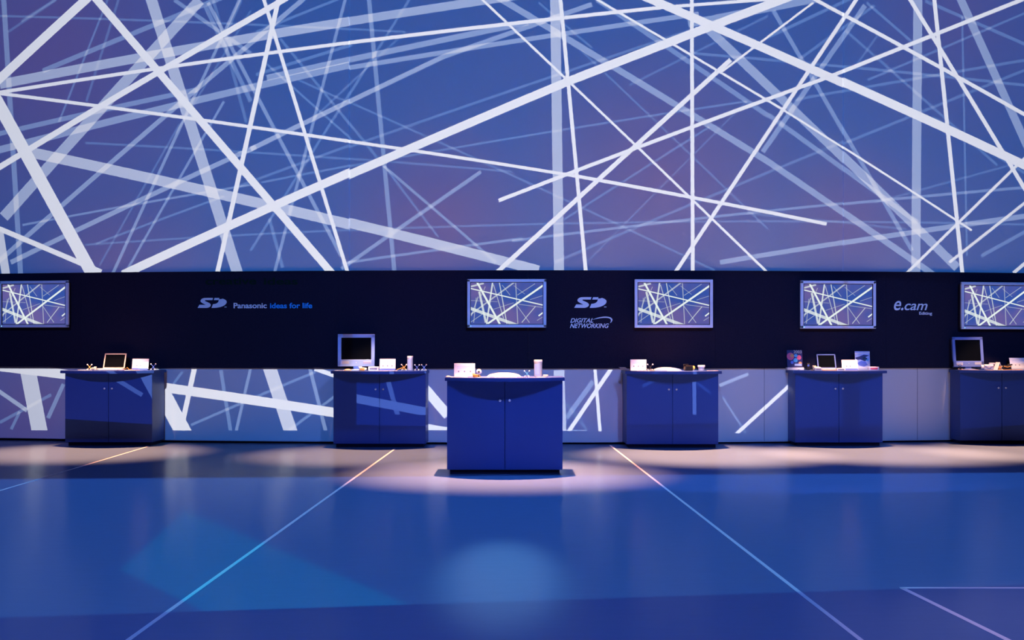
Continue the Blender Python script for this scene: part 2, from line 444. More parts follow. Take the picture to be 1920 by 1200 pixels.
# ------------------------------------------------------------------ mesh helpers
class MB:
    def __init__(self):
        self.bm = bmesh.new()

    def _xf(self, vs, mtx):
        if mtx is not None:
            bmesh.ops.transform(self.bm, matrix=mtx, verts=vs)

    def box(self, x0, x1, y0, y1, z0, z1, bev=0.0, mtx=None, seg=2):
        r = bmesh.ops.create_cube(self.bm, size=1)
        vs = r['verts']
        for v in vs:
            v.co = Vector(((x0 + x1) / 2 + v.co.x * (x1 - x0), (y0 + y1) / 2 + v.co.y * (y1 - y0), (z0 + z1) / 2 + v.co.z * (z1 - z0)))
        if bev:
            es = list({e for v in vs for e in v.link_edges})
            r = bmesh.ops.bevel(self.bm, geom=es, offset=bev, segments=seg, affect='EDGES', profile=.5)
            vs = list(set(r['verts']) | {v for v in vs if v.is_valid})
            vs = list({v for f in r['faces'] for v in f.verts} | set(vs))
            # gather the whole island
            seen, stack = set(vs), list(vs)
            while stack:
                v = stack.pop()
                for e_ in v.link_edges:
                    o = e_.other_vert(v)
                    if o not in seen:
                        seen.add(o)
                        stack.append(o)
            vs = list(seen)
        self._xf(vs, mtx)
        return self

    def lathe(self, prof, n=24, mtx=None):
        rings, vs = [], []
        for r, z in prof:
            ring = [self.bm.verts.new((max(r, 1e-5) * math.cos(2 * math.pi * i / n), max(r, 1e-5) * math.sin(2 * math.pi * i / n), z)) for i in range(n)]
            rings.append(ring)
            vs += ring
        for a, b in zip(rings, rings[1:]):
            for i in range(n):
                self.bm.faces.new((a[i], a[(i + 1) % n], b[(i + 1) % n], b[i]))
        self.bm.faces.new(rings[0][::-1])
        self.bm.faces.new(rings[-1])
        self._xf(vs, mtx)
        return self

    def ball(self, c, r, sx=1, sy=1, sz=1, n=12):
        res = bmesh.ops.create_uvsphere(self.bm, u_segments=n * 2, v_segments=n, radius=r)
        for v in res['verts']:
            v.co = Vector((c[0] + v.co.x * sx, c[1] + v.co.y * sy, c[2] + v.co.z * sz))
        return self

    def tube(self, pts, r, n=8):
        pts = [Vector(p) for p in pts]
        rings = []
        for i, p in enumerate(pts):
            d = (pts[min(i + 1, len(pts) - 1)] - pts[max(i - 1, 0)]).normalized()
            a = d.orthogonal().normalized() if i == 0 else (rings_a - d * rings_a.dot(d)).normalized()
            rings_a = a
            b = d.cross(a)
            rings.append([self.bm.verts.new(p + (a * math.cos(2 * math.pi * j / n) + b * math.sin(2 * math.pi * j / n)) * r) for j in range(n)])
        for a, b in zip(rings, rings[1:]):
            for j in range(n):
                self.bm.faces.new((a[j], a[(j + 1) % n], b[(j + 1) % n], b[j]))
        self.bm.faces.new(rings[0][::-1])
        self.bm.faces.new(rings[-1])
        return self

    def prism(self, poly, z0, z1, mtx=None):
        """polygon in xy extruded along z"""
        a = [self.bm.verts.new((x, y, z0)) for x, y in poly]
        b = [self.bm.verts.new((x, y, z1)) for x, y in poly]
        n = len(poly)
        self.bm.faces.new(a[::-1])
        self.bm.faces.new(b)
        for i in range(n):
            self.bm.faces.new((a[i], a[(i + 1) % n], b[(i + 1) % n], b[i]))
        self._xf(a + b, mtx)
        return self

    def build(self, name, m, parent=None, loc=(0, 0, 0), rot=(0, 0, 0), smooth=False):
        bmesh.ops.recalc_face_normals(self.bm, faces=self.bm.faces)
        me = bpy.data.meshes.new(name)
        self.bm.to_mesh(me)
        self.bm.free()
        me.materials.append(M[m])
        if smooth:
            for p in me.polygons:
                p.use_smooth = True
        o = bpy.data.objects.new(name, me)
        COL.objects.link(o)
        o.location, o.rotation_euler = loc, rot
        if parent:
            o.parent = parent
        return o


def thing(name, label, cat, loc, rz=0.0, group=None):
    o = bpy.data.objects.new(name, None)
    o.empty_display_size = .1
    COL.objects.link(o)
    o.location, o.rotation_euler = loc, (0, 0, rz)
    return tag(o, label, cat, group)


def tag(o, label, cat, group=None):
    o['label'], o['category'] = label, cat
    if group:
        o['group'] = group
    return o


def struct(o):
    o['kind'] = 'structure'
    return o


def copy_tree(o, parent=None):
    c = o.copy()
    COL.objects.link(c)
    if parent:
        c.parent = parent
    for ch in list(o.children):
        copy_tree(ch, c)
    return c


# ------------------------------------------------------------------ the setting
m = MB()
m.box(-13, 13, -1.5, 18.5, -.06, 0)
struct(m.build('floor', 'floor'))


def arc_slab(x0, x1, z0, z1, front, back, n=60):
    m = MB()
    bm = m.bm
    cols = []
    for i in range(n + 1):
        x = x0 + (x1 - x0) * i / n
        y = wall_y(x)
        cols.append([bm.verts.new((x, y - front, z0)), bm.verts.new((x, y - front, z1)), bm.verts.new((x, y + back, z1)), bm.verts.new((x, y + back, z0))])
    for a, b in zip(cols, cols[1:]):
        for j in range(4):
            bm.faces.new((a[j], b[j], b[(j + 1) % 4], a[(j + 1) % 4]))
    bm.faces.new(cols[0])
    bm.faces.new(cols[-1][::-1])
    return m


BB, BT = 0.985, 2.262
struct(arc_slab(-9.5, 9.5, 0.022, 7.0, 0, .12).build('wall_back', 'wall'))
struct(arc_slab(-9.5, 9.5, 0.0, .022, -.03, .10).build('shaded_gap_back', 'gap'))  # dark strip under the wall: shade of the open gap put into colour
# the black fascia is hung as separate panels with fine joints
edges = [-8.6] + [on_wall(x, 600).x for x in (-330, 153, 636, 990, 1340, 1660)] + [8.6]
for i, (a, b) in enumerate(zip(edges, edges[1:])):
    o = struct(arc_slab(a + .0006, b - .0006, BB, BT, .035, -.001, 16).build('trim_%d' % (i + 1), 'band'))
# light floor inlays
def inlay(a, b, w, name):
    d = (b - a).normalized()
    n = Vector((-d.y, d.x, 0)) * w / 2
    m = MB()
    m.prism([((a - n).x, (a - n).y), ((b - n).x, (b - n).y), ((b + n).x, (b + n).y), ((a + n).x, (a + n).y)], -.004, .0015)
    return struct(m.build(name, 'line'))


def ext(a, b, k):
    return b + (b - a).normalized() * k


fa = on_floor(740, 842), on_floor(245, 1197)
inlay(fa[0], ext(fa[0], fa[1], 1.5), .024, 'trim_8')
fb = on_floor(1144, 835), on_floor(1610, 1197)
inlay(fb[0], ext(fb[0], fb[1], 1.5), .024, 'trim_9')
fc = on_floor(278, 837), on_floor(0, 920)
inlay(fc[0], ext(fc[0], fc[1], 2.0), .024, 'trim_10')
inlay(on_floor(1688, 1102.5), on_floor(2300, 1102.5), .035, 'trim_11')
fd = on_floor(1692, 1103), on_floor(1885, 1198)
inlay(fd[0], ext(fd[0], fd[1], 1.5), .03, 'trim_12')
# vertical joints between the wall sheets
for i, px in enumerate((655, 1581)):
    p = on_wall(px, 300)
    m = MB()
    m.box(p.x - .003, p.x + .003, p.y - .0012, p.y + .02, BT, 7.0)
    struct(m.build('trim_%d' % (13 + i), 'seam'))
for i, px in enumerate((1433, 1720)):
    p = on_wall(px, 760)
    m = MB()
    m.box(p.x - .003, p.x + .003, p.y - .0012, p.y + .02, .03, BB)
    struct(m.build('trim_%d' % (15 + i), 'seam'))

# ------------------------------------------------------------------ wall screens
def make_tv():
    t = thing('wall_screen', '', 'screen', (0, 0, 0))
    w, h = 1.02, .625
    m = MB()
    m.box(-w / 2 + .02, w / 2 - .02, -.02, .06, -h / 2 + .02, h / 2 - .02, .01)
    m.build('casing', 'tvback', t)
    m = MB()
    b = .038
    m.box(-w / 2, w / 2, -.045, -.005, h / 2 - b, h / 2, .006)
    m.box(-w / 2, w / 2, -.045, -.005, -h / 2, -h / 2 + b, .006)
    m.box(-w / 2, -w / 2 + b, -.045, -.005, -h / 2 + .002, h / 2 - .002, .006)
    m.box(w / 2 - b, w / 2, -.045, -.005, -h / 2 + .002, h / 2 - .002, .006)
    fr = m.build('bezel', 'tvframe', t)
    m = MB()
    b2 = .009
    W2, H2 = w / 2 - b, h / 2 - b
    m.box(-W2, W2, -.036, -.01, H2 - b2, H2)
    m.box(-W2, W2, -.036, -.01, -H2, -H2 + b2)
    m.box(-W2, -W2 + b2, -.036, -.01, -H2, H2)
    m.box(W2 - b2, W2, -.036, -.01, -H2, H2)
    m.build('inner_frame', 'inner', fr)
    # the picture plane: modelled in its own xy so that the picture follows the screen
    m = MB()
    m.box(-W2 + b2, W2 - b2, -H2 + b2, H2 - b2, -.006, 0)
    m.build('screen', 'tvpic', t, (0, -.022, 0), (math.pi / 2, 0, 0))
    m = MB()
    m.ball((-w / 2 + .045, -.046, -h / 2 + .018), .006)
    m.build('power_lamp', 'led', fr)
    m = MB()
    m.box(-.25, .25, .06, .085, -.16, .16, .004)
    m.build('wall_bracket', 'tvback', t)
    return t


TVS = [(65.5, 571, 'leftmost wall screen, cut by the left frame edge, showing white lines on blue'),
       (950.2, 569.5, 'wall screen between the small standing desk monitor side and the logo over the lettering with a swoosh'),
       (1262.5, 570, 'silver framed wall screen just right of the lettering with a swoosh'),
       (1570, 572, 'silver framed wall screen over the counter with two posters'),
       (1866, 574, 'rightmost wall screen, cut by the right frame edge, above a desk monitor')]
TVS[1] = (950.2, 569.5, 'silver framed wall screen above the counter that stands forward of the others')
tv0 = make_tv()
for i, (px, py, lab) in enumerate(TVS):
    o = tv0 if i == 0 else copy_tree(tv0)
    p = on_wall(px, py)
    x = p.x * (1 - .12 / 16)
    o.location = (x, wall_y(x) - .12, p.z)
    o.rotation_euler = (0, 0, wall_rot(x))
    tag(o, lab, 'screen', 'flat screens hung on the black wall band')

# ------------------------------------------------------------------ lettering
def wall_frame(px, py, off=.037):
    p = on_wall(px, py)
    x = p.x
    return Matrix.Translation((x, wall_y(x) - off, p.z)) @ Matrix.Rotation(wall_rot(x), 4, 'Z') @ Matrix.Rotation(math.pi / 2, 4, 'X')


def text_mesh(name, body, x0, x1, y0, y1, m, bold=0.0, shear=0.0, fit_w=True, parent=None, cap=None):
    """lettering whose box fills the given pixels; flat on the wall band, slightly raised"""
    c = bpy.data.curves.new(name, 'FONT')
    c.body, c.size, c.extrude, c.offset, c.shear = body, 1.0, .02, bold, shear
    tmp = bpy.data.objects.new('tmp', c)
    COL.objects.link(tmp)
    dg = bpy.context.evaluated_depsgraph_get()
    me = bpy.data.meshes.new_from_object(tmp.evaluated_get(dg))
    bpy.data.objects.remove(tmp)
    xs = [v.co.x for v in me.vertices]
    ys = [v.co.y for v in me.vertices]
    px, py = (x0 + x1) / 2, (y0 + y1) / 2
    sc = on_wall(px, py).y / F
    W_, H_ = (x1 - x0) * sc, (y1 - y0) * sc
    mx, my = (min(xs) + max(xs)) / 2, (min(ys) + max(ys)) / 2
    kx, ky = W_ / (max(xs) - min(xs)), H_ / (max(ys) - min(ys))
    for v in me.vertices:
        v.co = Vector(((v.co.x - mx) * kx, (v.co.y - my) * ky, .003 if v.co.z > 0 else 0))
    me.materials.clear()
    me.materials.append(M[m])
    o = bpy.data.objects.new(name, me)
    COL.objects.link(o)
    mw = wall_frame(px, py)
    if parent:
        o.parent = parent
        o.matrix_local = parent.matrix_world.inverted() @ mw
    else:
        o.matrix_world = mw
    return o


def shapes(name, polys, cx, cy, m, parent=None):
    mb = MB()
    sc = on_wall(cx, cy).y / F
    for poly in polys:
        mb.prism([((x - cx) * sc, -(y - cy) * sc) for x, y in poly], 0, .003)
    o = mb.build(name, m)
    mw = wall_frame(cx, cy)
    if parent:
        o.parent = parent
        o.matrix_local = parent.matrix_world.inverted() @ mw
    else:
        o.matrix_world = mw
    return o


def bez(pts, n=8):
    out = []
    for i in range(0, len(pts) - 1, 3):
        a, b, c, d = (Vector(p) for p in pts[i:i + 4])
        for k in range(n):
            t = k / n
            out.append(tuple(a * (1 - t) ** 3 + b * 3 * t * (1 - t) ** 2 + c * 3 * t * t * (1 - t) + d * t ** 3))
    out.append(tuple(pts[-1]))
    return out


S_ = bez([(915, 365), (830, 362), (730, 362), (660, 368), (600, 378), (560, 420), (566, 450), (575, 490), (640, 510), (710, 550)]) \
    + [(535, 546), (485, 630), (700, 632)] + bez([(740, 632), (810, 625), (855, 590), (852, 550), (845, 500), (760, 480), (690, 445)]) + [(688, 430), (704, 424), (897, 424)]
D1 = [(957, 365), (1092, 365), (1062, 424), (935, 424)]
D2 = [(1075, 395), (1130, 400)] + bez([(1180, 385), (1260, 410), (1300, 440), (1290, 490), (1270, 560), (1150, 625), (950, 632)]) + [(872, 632)] \
    + bez([(912, 532), (1000, 525), (1055, 500), (1068, 450)])
TM = [(1230, 600), (1290, 600), (1290, 618), (1230, 618)]


def sd(cx, cy, k, label):
    polys = [[(cx + (x - 887) * k, cy + (y - 500) * k) for x, y in p] for p in (S_, D1, D2, TM)]
    return tag(shapes('wall_logo', polys, cx, cy, 'sign'), label, 'logo')


sd(1106.5, 567.5, 1 / 13.335, 'slanted pale blue two-letter logo just right of a wall screen, above the small swoosh lettering')
sd(399, 568.3, 1 / 14.3, 'slanted pale blue two-letter logo alone on the left black wall, before the slogan')
t = thing('wall_lettering', 'one-line slogan in small bold letters, pale blue then deep blue, on left black wall', 'lettering', on_wall(512, 573))
bpy.context.view_layer.update()
text_mesh('maker_name', 'Panasonic', 438.3, 502, 568, 578.3, 'sign', .022, parent=t)
text_mesh('slogan', 'ideas for life', 506.5, 587, 568, 578.3, 'sign2', .022, parent=t)
t = thing('wall_lettering', 'two-line pale blue capitals with a thin swoosh over the end, on black wall', 'lettering', on_wall(1107, 605))
bpy.context.view_layer.update()
text_mesh('upper_word', 'DIGITAL', 1068.8, 1112, 596.8, 605.2, 'sign', .018, .35, parent=t)
text_mesh('lower_word', 'NETWORKING', 1068.3, 1141.5, 606.6, 615.2, 'sign', .018, .35, parent=t)
sw = bez([(940, 928), (1060, 870), (1200, 845), (1280, 850), (1380, 852), (1450, 890), (1438, 940), (1430, 970), (1410, 995), (1380, 1012)]) \
    + bez([(1380, 1012), (1395, 980), (1410, 950), (1392, 915), (1370, 885), (1300, 880), (1250, 880), (1150, 880), (1050, 905), (940, 928)])[1:-1]
shapes('swoosh', [[(1040 + x / 13.335, 530 + y / 13.335) for x, y in sw]], 1128, 600, 'sign', t)
t = thing('wall_lettering', 'pale italic lower-case word with small second word under its end, right black wall', 'lettering', on_wall(1710, 577))
bpy.context.view_layer.update()
text_mesh('large_initial', 'e.', 1674, 1692.5, 564.5, 582, 'sign', .008, .3, parent=t)
text_mesh('word', 'cam', 1693, 1738.5, 569.5, 581.8, 'sign', .008, .3, parent=t)
text_mesh('small_word', 'Editing', 1721, 1746.5, 584.8, 592, 'sign', .02, 0, parent=t)
t = thing('wall_lettering', 'barely visible dark lettering high on the left black wall, over the slogan', 'lettering', on_wall(472, 528))
bpy.context.view_layer.update()
text_mesh('first_word', 'creative', 385, 483, 521, 534, 'ghost', .015, parent=t)
text_mesh('second_word', 'ideas', 495, 560, 521, 534, 'ghost', .015, parent=t)

# ------------------------------------------------------------------ display counters
TZ = .965          # counter top surface


def counter(px0, px1, yf, yb, label, ov_l=.03, ov_r=.03, bulge=.30):
    x0, x1 = (px0 - CX) * yf / F, (px1 - CX) * yf / F
    xc, w = (x0 + x1) / 2, x1 - x0
    d = yb - yf
    t = thing('display_counter', label, 'counter', (xc, yf, 0), 0, 'blue two-door display counters')
    m = MB()
    m.box(-w / 2, w / 2, .02, d, .045, TZ - .034)
    m.build('cabinet_body', 'blue', t)
    m = MB()
    m.box(-w / 2 + .03, w / 2 - .03, .04, d - .01, 0, .045)
    m.build('plinth', 'plinth', t)
    for s in (-1, 1):
        m = MB()
        a, b = (-w / 2 + .001, -.0028) if s < 0 else (.0028, w / 2 - .001)
        m.box(a, b, 0, .019, .047, TZ - .036, .0015, seg=1)
        dr = m.build('door', 'door', t)
        m = MB()
        m.lathe([(.006, 0), (.006, .008), (.013, .012), (.013, .018), (.008, .021)], 14)
        m.build('knob', 'chrome', dr, (s * .048, 0, .735), (math.pi / 2, 0, 0), True)
    # worktop with a bowed front edge
    n = 28
    poly = [(w / 2 + ov_r, d), (-w / 2 - ov_l, d)]
    for i in range(n + 1):
        u = i / n
        x = -w / 2 - ov_l + (w + ov_l + ov_r) * u
        poly.append((x, -.02 - bulge * (1 - (2 * u - 1) ** 2)))
    m = MB()
    m.prism(poly, TZ - .034, TZ)
    es = [e_ for e_ in m.bm.edges if abs(e_.verts[0].co.z - e_.verts[1].co.z) < 1e-6 and e_.verts[0].co.z > TZ - .01]
    bmesh.ops.bevel(m.bm, geom=es, offset=.004, segments=2, affect='EDGES')
    m.build('worktop', 'blue', t)
    return xc


C = [(122, 285, 15.74, 'leftmost blue counter carrying a laptop, in front of the left wall', .055, .03),
     (625, 798, 15.47, 'blue counter carrying a silver desk monitor, white card and canister', .03, .01),
     (838, 1055, 12.22, 'blue counter standing forward of the others, nearest the viewer', .02, .02),
     (1175, 1347, 15.41, 'blue counter right of the forward one, carrying a black camcorder', .02, .04),
     (1491, 1655, 15.70, 'blue counter carrying two upright posters and a dark laptop', .03, .05),
     (1800, 1957, 16.02, 'rightmost blue counter, cut by the right frame edge', .02, .03)]
CY = []
for a, b, yf, lab, ol, orr in C:
    xm = ((a + b) / 2 - CX) * yf / F
    yb = (12.78 if yf < 13 else min(wall_y(xm - .6), wall_y(xm + .6), wall_y(xm)) - .04)
    counter(a, b, yf, yb, lab, ol, orr)
    CY.append((xm, yf, yb))
    # warm accent lamp on the exhibits
    acc = spot('accent_lamp', (xm, yf - 2.6, 6.4), 4300 if a < 1800 else 2600, (1, .60, .44), 5.9, .6, .03, aim=(xm, yf + .18, 1.04))
    acc.scale = (1, .50, 1)
    # warm lamp hung close to the wall over each counter
    if yf < 13:
        spot('warm_downlight', (xm, 13.0, 6.5), 14000, (1, .34, .17), 16.0, 1.0, .04, aim=(xm, 12.25, 0))
    else:
        k = {122: .68, 625: .55, 1175: 1.1, 1491: .92, 1800: .75}[a]
        spot('warm_downlight', (xm, yb - .5, 6.6), 14000 * k, (1, .355, .16), 14.5, .9, .04, aim=(xm + (.25 if 1000 < a < 1700 else 0), yb - 1.55, 0))


# ------------------------------------------------------------------ things on the counters
def at(ci, px, dy):
    """a spot on worktop ci, seen at pixel column px, dy metres behind the cabinet front"""
    y = CY[ci][1] + dy
    return Vector(((px - CX) * y / F, y, TZ + .0006))


def info_card(ci, px, dy, w, h, label, tilt=14, marks=3, rz=0.0, foot='bluestrip', group='white information cards on the counters'):
    t = thing('information_card', label, 'card', at(ci, px, dy), rz, group)
    R = Matrix.Rotation(math.radians(-tilt), 4, 'X')
    m = MB()
    m.box(-w / 2, w / 2, -.003, .003, .012, h, .0015, mtx=R, seg=1)
    card = m.build('card', 'paper', t)
    m = MB()
    m.box(-w / 2 + .004, w / 2 - .004, -.03, .05, 0, .008, .002, seg=1)
    m.box(-w / 2 + .004, w / 2 - .004, -.008, .004, .006, .022, .001, mtx=R, seg=1)
    m.build('foot', foot, t)
    for i in range(marks):
        m = MB()
        x = (-.28 + .28 * i) * w if marks == 3 else (-.2 + .22 * i) * w
        m.lathe([(.008, 0), (.008, .0008)], 12, mtx=R @ Matrix.Translation((x, -.0032, h * .38)) @ Matrix.Rotation(math.pi / 2, 4, 'X'))
        m.build('printed_mark', 'mark', card)
    m = MB()
    m.box(-w * .36, w * .36, -.0036, -.003, h * .72, h * .75, mtx=R)
    m.box(-w * .36, w * .1, -.0036, -.003, h * .62, h * .64, mtx=R)
    m.build('printed_lines', 'pale', card)
    return t


def jack(ci, px, dy, h, label, m1='chrome', m2='white', arms=4, group='small ball-tipped jack holders'):
    t = thing('jack_holder', label, 'holder', at(ci, px, dy), random.uniform(-.2, .2), group)
    r = h * .11
    tips = [(-h * .36, 0, h - r), (h * .36, 0, h - r)] + ([(-h * .30, -.01, r), (h * .30, -.01, r), (0, h * .4, r)])
    m = MB()
    for p in tips:
        m.tube([(0, 0, h * .5), p], r * .42, 8)
    m.build('rods', m1, t)
    for p in tips:
        MB().ball(p, r, n=8).build('ball_tip', m2, t, smooth=True)
    return t


def canister(ci, px, dy, r, h, label):
    t = thing('canister', label, 'canister', at(ci, px, dy), 0, 'silver cylinders on the counters')
    MB().lathe([(r * .9, 0), (r, .004), (r, h * .84), (r * .95, h * .85)], 32).build('body', 'silver', t, smooth=False)
    MB().lathe([(r * 1.04, h * .85), (r * 1.06, h * .87), (r * 1.06, h * .985), (r * .95, h)], 32).build('lid', 'white', t)
    m = MB()
    n = 16
    for k in range(n):
        a0 = math.pi * (1.15 + .5 * k / n)
        a1 = math.pi * (1.15 + .5 * (k + 1) / n)
        q = [(math.cos(a) * (r + e_), math.sin(a) * (r + e_)) for a, e_ in ((a0, .0005), (a1, .0005), (a1, .0018), (a0, .0018))]
        m.prism(q, h * .12, h * .76)
    m.build('label_sheet', 'pale', t)
    return t


def mouse(ci, px, dy, s, label, mt='tan'):
    t = thing('computer_mouse', label, 'mouse', at(ci, px, dy), .3, 'small rounded mice')
    m = MB()
    m.ball((0, 0, 0), s, 1.0, .7, .5, 10)
    for v in m.bm.verts:
        v.co.z = max(v.co.z, 0)
    m.build('shell', mt, t, smooth=True)
    m = MB()
    m.box(-s * .05, s * .05, -s * .3, s * .1, s * .42, s * .52, .002, seg=1)
    m.build('wheel', 'mark', t)
    return t


def camcorder(ci, px, dy, s, label, body='black', lens='chrome', rz=.5, grip='amber'):
    t = thing('camcorder', label, 'camera', at(ci, px, dy), rz, 'camcorders on the counters')
    MB().box(-s * .5, s * .35, -s * .22, s * .22, 0, s * .5, s * .09).build('body', body, t)
    R = Matrix.Translation((s * .35, 0, s * .27)) @ Matrix.Rotation(math.pi / 2, 4, 'Y')
    l = MB().lathe([(s * .17, 0), (s * .19, s * .05), (s * .19, s * .2), (s * .15, s * .22)], 20, mtx=R).build('lens_barrel', lens, t, smooth=False)
    R2 = Matrix.Translation((s * .572, 0, s * .27)) @ Matrix.Rotation(math.pi / 2, 4, 'Y')
    MB().lathe([(s * .12, 0), (s * .11, s * .006)], 20, mtx=R2).build('lens_glass', 'screen', l)
    MB().box(-s * .62, -s * .1, -s * .08, s * .08, s * .5, s * .64, s * .03).build('viewfinder', body, t)
    MB().box(-s * .4, s * .25, -s * .27, -s * .225, s * .06, s * .44, s * .015, seg=1).build('side_panel', grip, t)
    MB().tube([(-s * .45, s * .24, s * .38), (-s * .1, s * .32, s * .3), (s * .25, s * .24, s * .38)], s * .03, 6).build('hand_strap', grip, t)
    return t


def brochure(ci, px, dy, w, d, label, curl=.02, rz=0.0, sheets=3, group='open white brochures lying on the counters'):
    t = thing('brochure', label, 'brochure', at(ci, px, dy), rz, group)
    for k in range(sheets):
        m = MB()
        bm = m.bm
        n = 16
        off = k * .003
        top, bot = [], []
        for i in range(n + 1):
            u = i / n * 2 - 1
            z = curl * ((1 - abs(u) ** 2.6) if sheets > 2 else max(0, -u) ** 1.5) * ((k + 1) / sheets) + off + .001
            x = u * w / 2 * (1 - .02 * k)
            top.append((bm.verts.new((x, -d / 2, z + .0015)), bm.verts.new((x, d / 2, z + .0015))))
            zb = max(.0002, z - (curl * (1 - abs(u) ** 2.6) / sheets + .0015 if sheets > 2 else 0))
            bot.append((bm.verts.new((x, -d / 2, zb)), bm.verts.new((x, d / 2, zb))))
        for i in range(n):
            bm.faces.new((top[i][0], top[i + 1][0], top[i + 1][1], top[i][1]))
            bm.faces.new((bot[i][0], bot[i][1], bot[i + 1][1], bot[i + 1][0]))
            bm.faces.new((top[i][0], bot[i][0], bot[i + 1][0], top[i + 1][0]))
            bm.faces.new((top[i][1], top[i + 1][1], bot[i + 1][1], bot[i][1]))
        bm.faces.new((top[0][0], top[0][1], bot[0][1], bot[0][0]))
        bm.faces.new((top[n][0], bot[n][0], bot[n][1], top[n][1]))
        m.build('page_spread' if k == sheets - 1 else 'page', 'paper', t)
    return t


def leaflet(ci, px, dy, w, d, label, rz=0.0, mt='paper'):
    m = MB()
    m.box(-w / 2, w / 2, -d / 2, d / 2, 0, .004, .001, seg=1)
    p = MB()
    o = m.build('leaflet', mt, None, at(ci, px, dy), (0, 0, rz))
    p.box(-w * .38, w * .38, -d * .3, -d * .1, .0038, .0046)
    p.box(-w * .38, w * .1, d * .1, d * .25, .0038, .0046)
    p.build('printed_block', 'pale', o)
    return tag(o, label, 'leaflet', 'flat leaflets on the worktops')


def monitor(ci, px, dy, w, h, label, frame='silver', tilt=4, rz=0.0, low=.2, lift=.04):
    t = thing('desk_monitor', label, 'monitor', at(ci, px, dy), rz, 'silver desk monitors')
    R = Matrix.Translation((0, 0, lift)) @ Matrix.Rotation(math.radians(-tilt), 4, 'X')
    b = w * .095
    z1 = h * low
    m = MB()
    m.box(-w / 2, w / 2, -.02, .03, h - b, h, .006, mtx=R)
    m.box(-w / 2, w / 2, -.02, .03, 0, z1, .006, mtx=R)
    m.box(-w / 2, -w / 2 + b, -.02, .03, .004, h - .004, .006, mtx=R)
    m.box(w / 2 - b, w / 2, -.02, .03, .004, h - .004, .006, mtx=R)
    fr = m.build('bezel', frame, t)
    MB().box(-w / 2 + b - .004, w / 2 - b + .004, -.006, .004, z1 - .004, h - b + .004, mtx=R).build('screen', 'screen', t)
    MB().box(-w / 2 + .012, w / 2 - .012, .028, .065, .02, h - .02, .01, mtx=R).build('back_casing', 'silver', t)
    for s in (-1, 1):
        MB().box(s * w * .3 - w * .11, s * w * .3 + w * .11, -.0225, -.018, z1 * .35, z1 * .75, .002, mtx=R, seg=1).build('corner_highlight', 'silver', fr)  # silver bars: reflections near the lower corners put into shape and colour
    MB().lathe([(.006, 0), (.005, .003)], 12, mtx=R @ Matrix.Translation((0, -.02, z1 * .55)) @ Matrix.Rotation(math.pi / 2, 4, 'X')).build('power_button', 'chrome', fr)
    MB().box(-.04, .04, .0, .03, .01, lift + .08, .006).build('neck', frame, t)
    MB().lathe([(.10, 0), (.10, .006), (.05, .014), (.02, .018)], 32).build('stand_foot', frame, t)
    return t


def laptop(ci, px, dy, w, h, label, frame='silver', deck='tan', tilt=22, rz=0.0, depth=.21):
    t = thing('laptop', label, 'laptop', at(ci, px, dy), rz, 'open laptops')
    ba = MB().box(-w / 2, w / 2, -depth, 0, .003, .022, .005).build('base', deck, t)
    MB().box(-w * .44, w * .44, -depth * .55, -depth * .12, .0215, .024, .001, seg=1).build('keyboard', 'mark', ba)
    MB().box(-w * .12, w * .12, -depth * .9, -depth * .64, .0215, .0232, .001, seg=1).build('touchpad', 'silver', ba)
    R = Matrix.Translation((0, .004, .018)) @ Matrix.Rotation(math.radians(-tilt), 4, 'X')
    b = .016
    m = MB()
    m.box(-w / 2, w / 2, -.004, .005, h - b, h, .003, mtx=R, seg=1)
    m.box(-w / 2, w / 2, -.004, .005, 0, b, .003, mtx=R, seg=1)
    m.box(-w / 2, -w / 2 + b, -.004, .005, .002, h - .002, .003, mtx=R, seg=1)
    m.box(w / 2 - b, w / 2, -.004, .005, .002, h - .002, .003, mtx=R, seg=1)
    m.box(-w / 2 + .006, w / 2 - .006, .004, .008, .004, h - .004, mtx=R)
    lid = m.build('lid', frame, t)
    MB().box(-w / 2 + b - .003, w / 2 - b + .003, -.0015, .003, b - .003, h - b + .003, mtx=R).build('screen', 'screen', lid)
    MB().tube([(-w * .35, .004, .016), (w * .35, .004, .016)], .007, 10).build('hinge', 'black', t)
    return t


def cable(ci, pts, label, mt='black', r=.003):
    m = MB()
    o = at(ci, pts[0][0], pts[0][1])
    m.tube([at(ci, a, b) - o + Vector((0, 0, r + c)) for a, b, c in pts], r, 6)
    return tag(m.build('cable', mt, None, o), label, 'cable')


def small_box(ci, px, dy, w, d, h, label, name='device_box', cat='device', mt='white', face='pale', rz=0.0):
    t = thing(name, label, cat, at(ci, px, dy), rz)
    MB().box(-w / 2, w / 2, -d / 2, d / 2, 0, h, min(w, h) * .1).build('case', mt, t)
    MB().box(-w * .36, w * .36, -d / 2 - .0015, -d / 2 + .002, h * .25, h * .75, .001, seg=1).build('front_panel', face, t)
    MB().box(-w * .25, w * .25, -d * .2, d * .2, h - .001, h + .002, .0008, seg=1).build('top_panel', 'silver', t)
    return t


